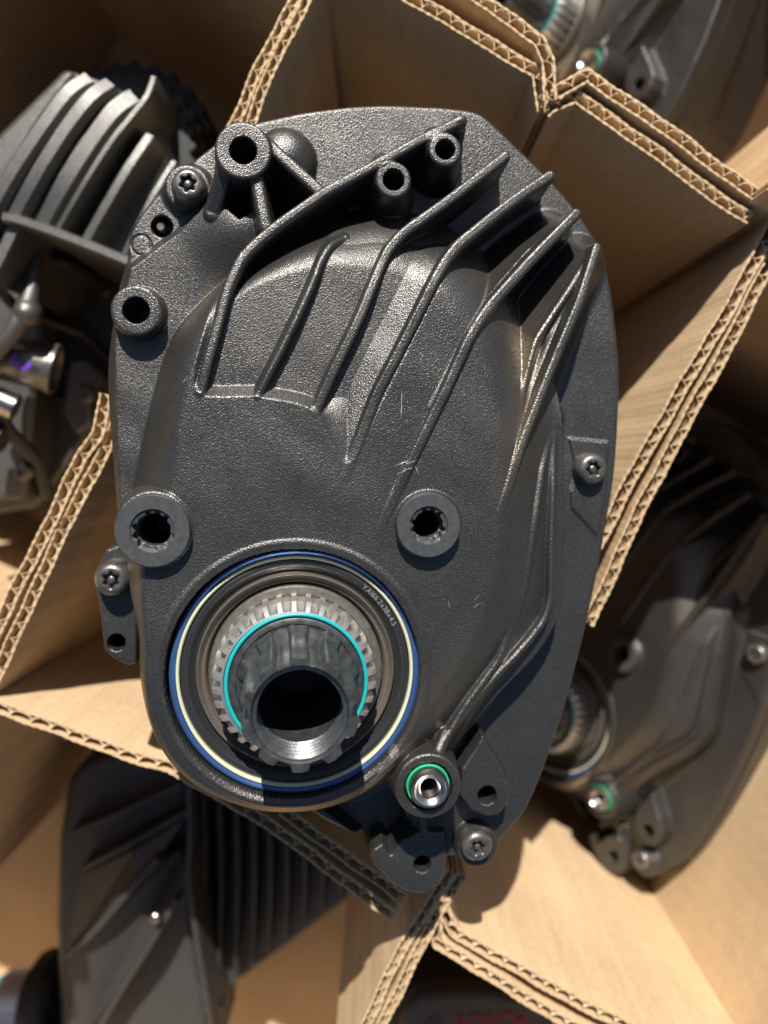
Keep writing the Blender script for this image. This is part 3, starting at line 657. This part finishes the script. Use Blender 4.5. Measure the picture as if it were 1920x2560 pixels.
# ball joint, arms, plug with violet mark
V, Fc = tube([A.P3(92,640,104), A.P3(80,720,108), A.P3(68,775,110), A.P3(30,835,110), A.P3(-60,930,108)], [2.6, 2.8, 4.4, 3.2, 3.4], 16); meshobj('lever', V, Fc, sv, A.root, angle=60)
V, Fc = polar([(.1, 5.2), (2.4, 4.7), (4.2, 3.0), (5.0, .4), (4.4, -2.6), (2, -5)], 32, cap0=True, cap1=True); b = meshobj('ball_joint', V, Fc, sv, A.root, angle=60); q = A.P3(70,783,110); b.location = Vector(q)*MM
a = Vector(A.P3(-10,885,98)); d = (Vector(A.P3(140,925,94))-a); 
V, Fc = polar([(8.6, 0), (9, .5), (9, d.length-2), (9.8, d.length-1.6), (9.8, d.length), (8.2, d.length+.2), (7.6, d.length-4)], 48, cap0=True, cap1=True)
pl = meshobj('plug', V, Fc, M['screw'], A.root, angle=40); pl.location = a*MM; pl.rotation_euler = d.to_track_quat('Z', 'Y').to_euler()
V, Fc = [], []
for i in range(15):
    t = math.radians(-130+i*16)
    for rr in (2.0, 3.6):
        x_ = rr*math.cos(t); z_ = 11.5+rr*math.sin(t); ang = x_/9.0
        V.append((x_, 9.06*1, z_))
V2 = []
up = (pl.rotation_euler.to_matrix().inverted() @ Vector((0, 0, 1))); base = math.atan2(up.y, up.x)
for x_, _, z_ in V: an = base+x_/9.05; V2.append((9.08*math.cos(an), 9.08*math.sin(an), z_))
meshobj('paint_mark', V2, [(2*i, 2*i+1, 2*i+3, 2*i+2) for i in range(14)], M['violet'], pl)
V, Fc = tube([A.P3(-40,985,100), A.P3(40,1020,98)], 5.2, 24); meshobj('plug', V, Fc, M['steel'], A.root, angle=40)
V, Fc = tube([A.P3(-40,1085,92), A.P3(8,1100,92)], 5.0, 24); meshobj('plug', V, Fc, M['black'], A.root, angle=40)

V, Fc = tube([A.P3(-20,700,92), A.P3(30,760,84), A.P3(110,800,70), A.P3(200,830,60), A.P3(270,900,50)], 2.2, 12); meshobj('cable', V, Fc, M['black'], A.root, angle=60)
V, Fc = tube([A.P3(-40,950,98), A.P3(20,1075,88), A.P3(90,1150,76), A.P3(120,1240,60)], 2.8, 12); meshobj('cable', V, Fc, M['black'], A.root, angle=60)
for (u, v, z) in ((52,1180,77), (150,1010,50), (212,985,68), (255,720,50)):
    V, Fc = polar([(3.6, -4), (3.6, -1), (2.8, 0), (1.6, 0), (1.5, -1.5)], 30, cap1=True); q = A.P3(u, v, z+2); s_ = meshobj('screw', V, Fc, M['screw'], A.root, angle=40); s_.location = Vector(q)*MM
B = Local('bike_motor', 'shaded black motor standing on edge at lower left, toothed silver axle showing', 'motor', GM, 450, 2250, -60, -40)
bk = M['castn']
B.solid('housing', [(440,1900),(620,1930),(900,2060),(960,2150),(885,2236),(720,2365),(548,2490),(520,2640),(440,2640)], -60, 40, bk, 2)
B.solid('cover', [(170,1950),(196,1915),(265,1884),(360,1880),(470,1905),(476,2100),(480,2300),(540,2660),(150,2660),(138,2300),(146,2100)], -60, 62, bk, 3)
for i, x_ in enumerate([512, 552, 594, 636, 676, 718, 762, 806, 850, 890]):
    ye = 2225+(882-x_)*.766
    B.wall('cooling_fin', [(x_-6, 1950+i*8), (x_, (1950+ye)/2), (x_+2-(8-i)*1.5, ye)], 10, [64, 63, 56], 1.8, bk)
B.wall('cooling_fin', [(178,2085),(300,2035),(455,1960)], 50, [74,76,72], 2.6, bk)
B.wall('cooling_fin', [(205,2175),(330,2110),(470,2030)], 50, [76,80,74], 2.8, bk)
B.wall('cooling_fin', [(165,2395),(240,2325),(330,2220),(392,2150)], 50, [78,84,87,86], 3.2, bk)
B.wall('cooling_fin', [(230,2600),(300,2480),(370,2370),(440,2250)], 50, [78,82,86,84], 3.2, bk)
B.wall('edge_rib', [(468,1905),(474,2080),(470,2200),(488,2330),(520,2520),(540,2640)], 30, [72,76,84,84,78,72], 3.2, bk)
# sloped facets between the ribs
def facet(name, pts, m):
    V = [B.P3(*p) for p in pts]; n = len(V); c = Vector((sum(v[0] for v in V)/n, sum(v[1] for v in V)/n, -6-0.0))
    V2 = V+[(v[0], v[1], B.P3(0,0,52)[2]) for v in V]; Fc = [tuple(range(n))]+[(i, (i+1) % n, n+(i+1) % n, n+i) for i in range(n)]+[tuple(range(2*n-1, n-1, -1))]
    meshobj(name, V2, Fc, m, B.root, smooth=False)
facet('facet', [(200,2190,62),(335,2125,76),(462,2048,72),(330,2235,84),(240,2330,80),(170,2385,66)], bk)
facet('facet', [(392,2160,84),(455,2120,70),(468,2210,84),(440,2245,82),(300,2470,80),(205,2600,66),(170,2500,66),(175,2400,76)], bk)
V, Fc = polar([(1.0, 1.6), (2.2, 1.0), (2.6, 0), (2.6, -3)], 20, cap0=True); q = B.P3(388,2294,90); s_ = meshobj('pin', V, Fc, M['steel'], B.root, angle=50); s_.location = Vector(q)*MM
V, Fc = polar([(.2, 3.4), (3.4, 3.2), (4.4, 2.2), (4.6, -6)], 30, cap0=True); q = B.P3(535,2515,60); s_ = meshobj('screw', V, Fc, M['steel'], B.root, angle=50); s_.location = Vector(q)*MM
def xlathe(name, rings, m, u, v, z, n=96, ang=35):
    V, Fc = polar(rings, n, cap1=True); o = meshobj(name, V, Fc, m, B.root, angle=ang); o.location = Vector(B.P3(u, v, z))*MM; o.rotation_euler = (0, -math.pi/2, math.radians(3)); return o
xlathe('seal_flange', [(26, -8), (27.5, -6), (27.5, 0), (26.5, 2), (22, 2.5), (21.5, 6), (19, 7)], M['black'], 112, 2520, 44, 96)
tt = lambda ro, ri, n: (lambda a: ri+(ro-ri)*(1 if ((a*n/(2*math.pi)) % 1) < .55 else 0))
xlathe('toothed_axle', [(tt(18.5, 16.8, 34), 6), (tt(18.5, 16.8, 34), 20), (15.5, 20.6), (15.5, 22)], M['bright'], 112, 2520, 44, 408)
xlathe('o_ring', [(15.6, 22), (16.3, 22.6), (16.3, 23.6), (15.6, 24.2), (10, 24.2)], M['teal'], 112, 2520, 44)
xlathe('spindle', [(13, 22), (12.8, 46), (11, 47), (9, 47)], M['spindle'], 112, 2520, 44)

Cc = Local('bike_motor', 'dark motor with red lettering and round emblem at the bottom edge', 'motor', GM, 1250, 2650, -60)
Cc.solid('housing', [(960,2600),(985,2520),(1030,2462),(1200,2456),(1330,2475),(1450,2540),(1600,2640),(1700,2860),(940,2900)], -60, 40, M['black'], 3)
Cc.solid('cover', [(990,2600),(1010,2530),(1050,2490),(1200,2484),(1320,2500),(1430,2560),(1560,2680),(1600,2840),(980,2860)], 40, 52, M['castn'], 2.5)
p0 = Cc.P(1138, 2584, 53.0)
letters('BOSCH', 11.5, M['red'], 'lettering', Cc.root, lambda k, x: Matrix.Translation((p0[0], p0[1], 53.0-Cc.o[2]-.75)) @ Matrix.Rotation(math.radians(4), 4, 'Z') @ Matrix.Translation((x*.85, 0, 0)) @ Matrix.Diagonal((.85, 1, 1, 1)), .35)
e = Cc.P(1085, 2568, 52.0)
for nm, ring in (('emblem', [(4.6, 0), (4.6, .5), (4.1, .5), (4.1, 0)]),):
    V, Fc = polar(ring, 48); V3, F3 = merge((V, Fc), extrude_poly([(-1.9,-2.3),(-1.3,-2.3),(-1.3,2.3),(-1.9,2.3)], 0, .5), extrude_poly([(1.3,-2.3),(1.9,-2.3),(1.9,2.3),(1.3,2.3)], 0, .5), extrude_poly([(-1.3,-.3),(1.3,-.3),(1.3,.3),(-1.3,.3)], 0, .49))
    o = meshobj(nm, V3, F3, M['grey'], Cc.root, smooth=False); o.location = (e[0]*MM, e[1]*MM, (52.0-Cc.o[2])*MM)

# ------------------------------------------------------------------ scratches and fibres on the main cover
def hz(x, y):
    X, Y, z = HF[0], HF[1], HF[2]; j = int(round((x-X[0, 0])/(X[0, 1]-X[0, 0]))); i = int(round((y-Y[0, 0])/(Y[1, 0]-Y[0, 0])))
    return float(z[min(max(i, 0), z.shape[0]-1), min(max(j, 0), z.shape[1]-1)])
for (u0, v0, u1, v1, w) in [(1003,975,1001,1045,.22),(985,1165,1022,1150,.28),(1000,1178,1030,1168,.3),(1012,1160,1040,1150,.3),(1035,1160,1045,1185,.25),(990,1185,1012,1176,.2),(1185,1500,1197,1486,.14),(1120,1500,1123,1520,.12),(455,960,470,940,.16),(1180,1520,1200,1505,.16)]:
    a = L(u0, v0, 20.5); b = L(u1, v1, 20.5); d = Vector((b[0]-a[0], b[1]-a[1])); nn = Vector((-d.y, d.x)).normalized(); V = []
    K = 8
    for k in range(K+1):
        t = k/K; ww = w*(math.sin(math.pi*t)*.8+.1)*(1+.4*random.uniform(-1, 1)); x = a[0]+d.x*t+random.uniform(-.08, .08); y = a[1]+d.y*t
        for sg in (-.5, .5): xx, yy = x+nn.x*ww*sg, y+nn.y*ww*sg; V.append((xx, yy, hz(xx, yy)+.05))
    meshobj('scratch', V, [(2*k, 2*k+1, 2*k+3, 2*k+2) for k in range(K)], M['scratch'], main)
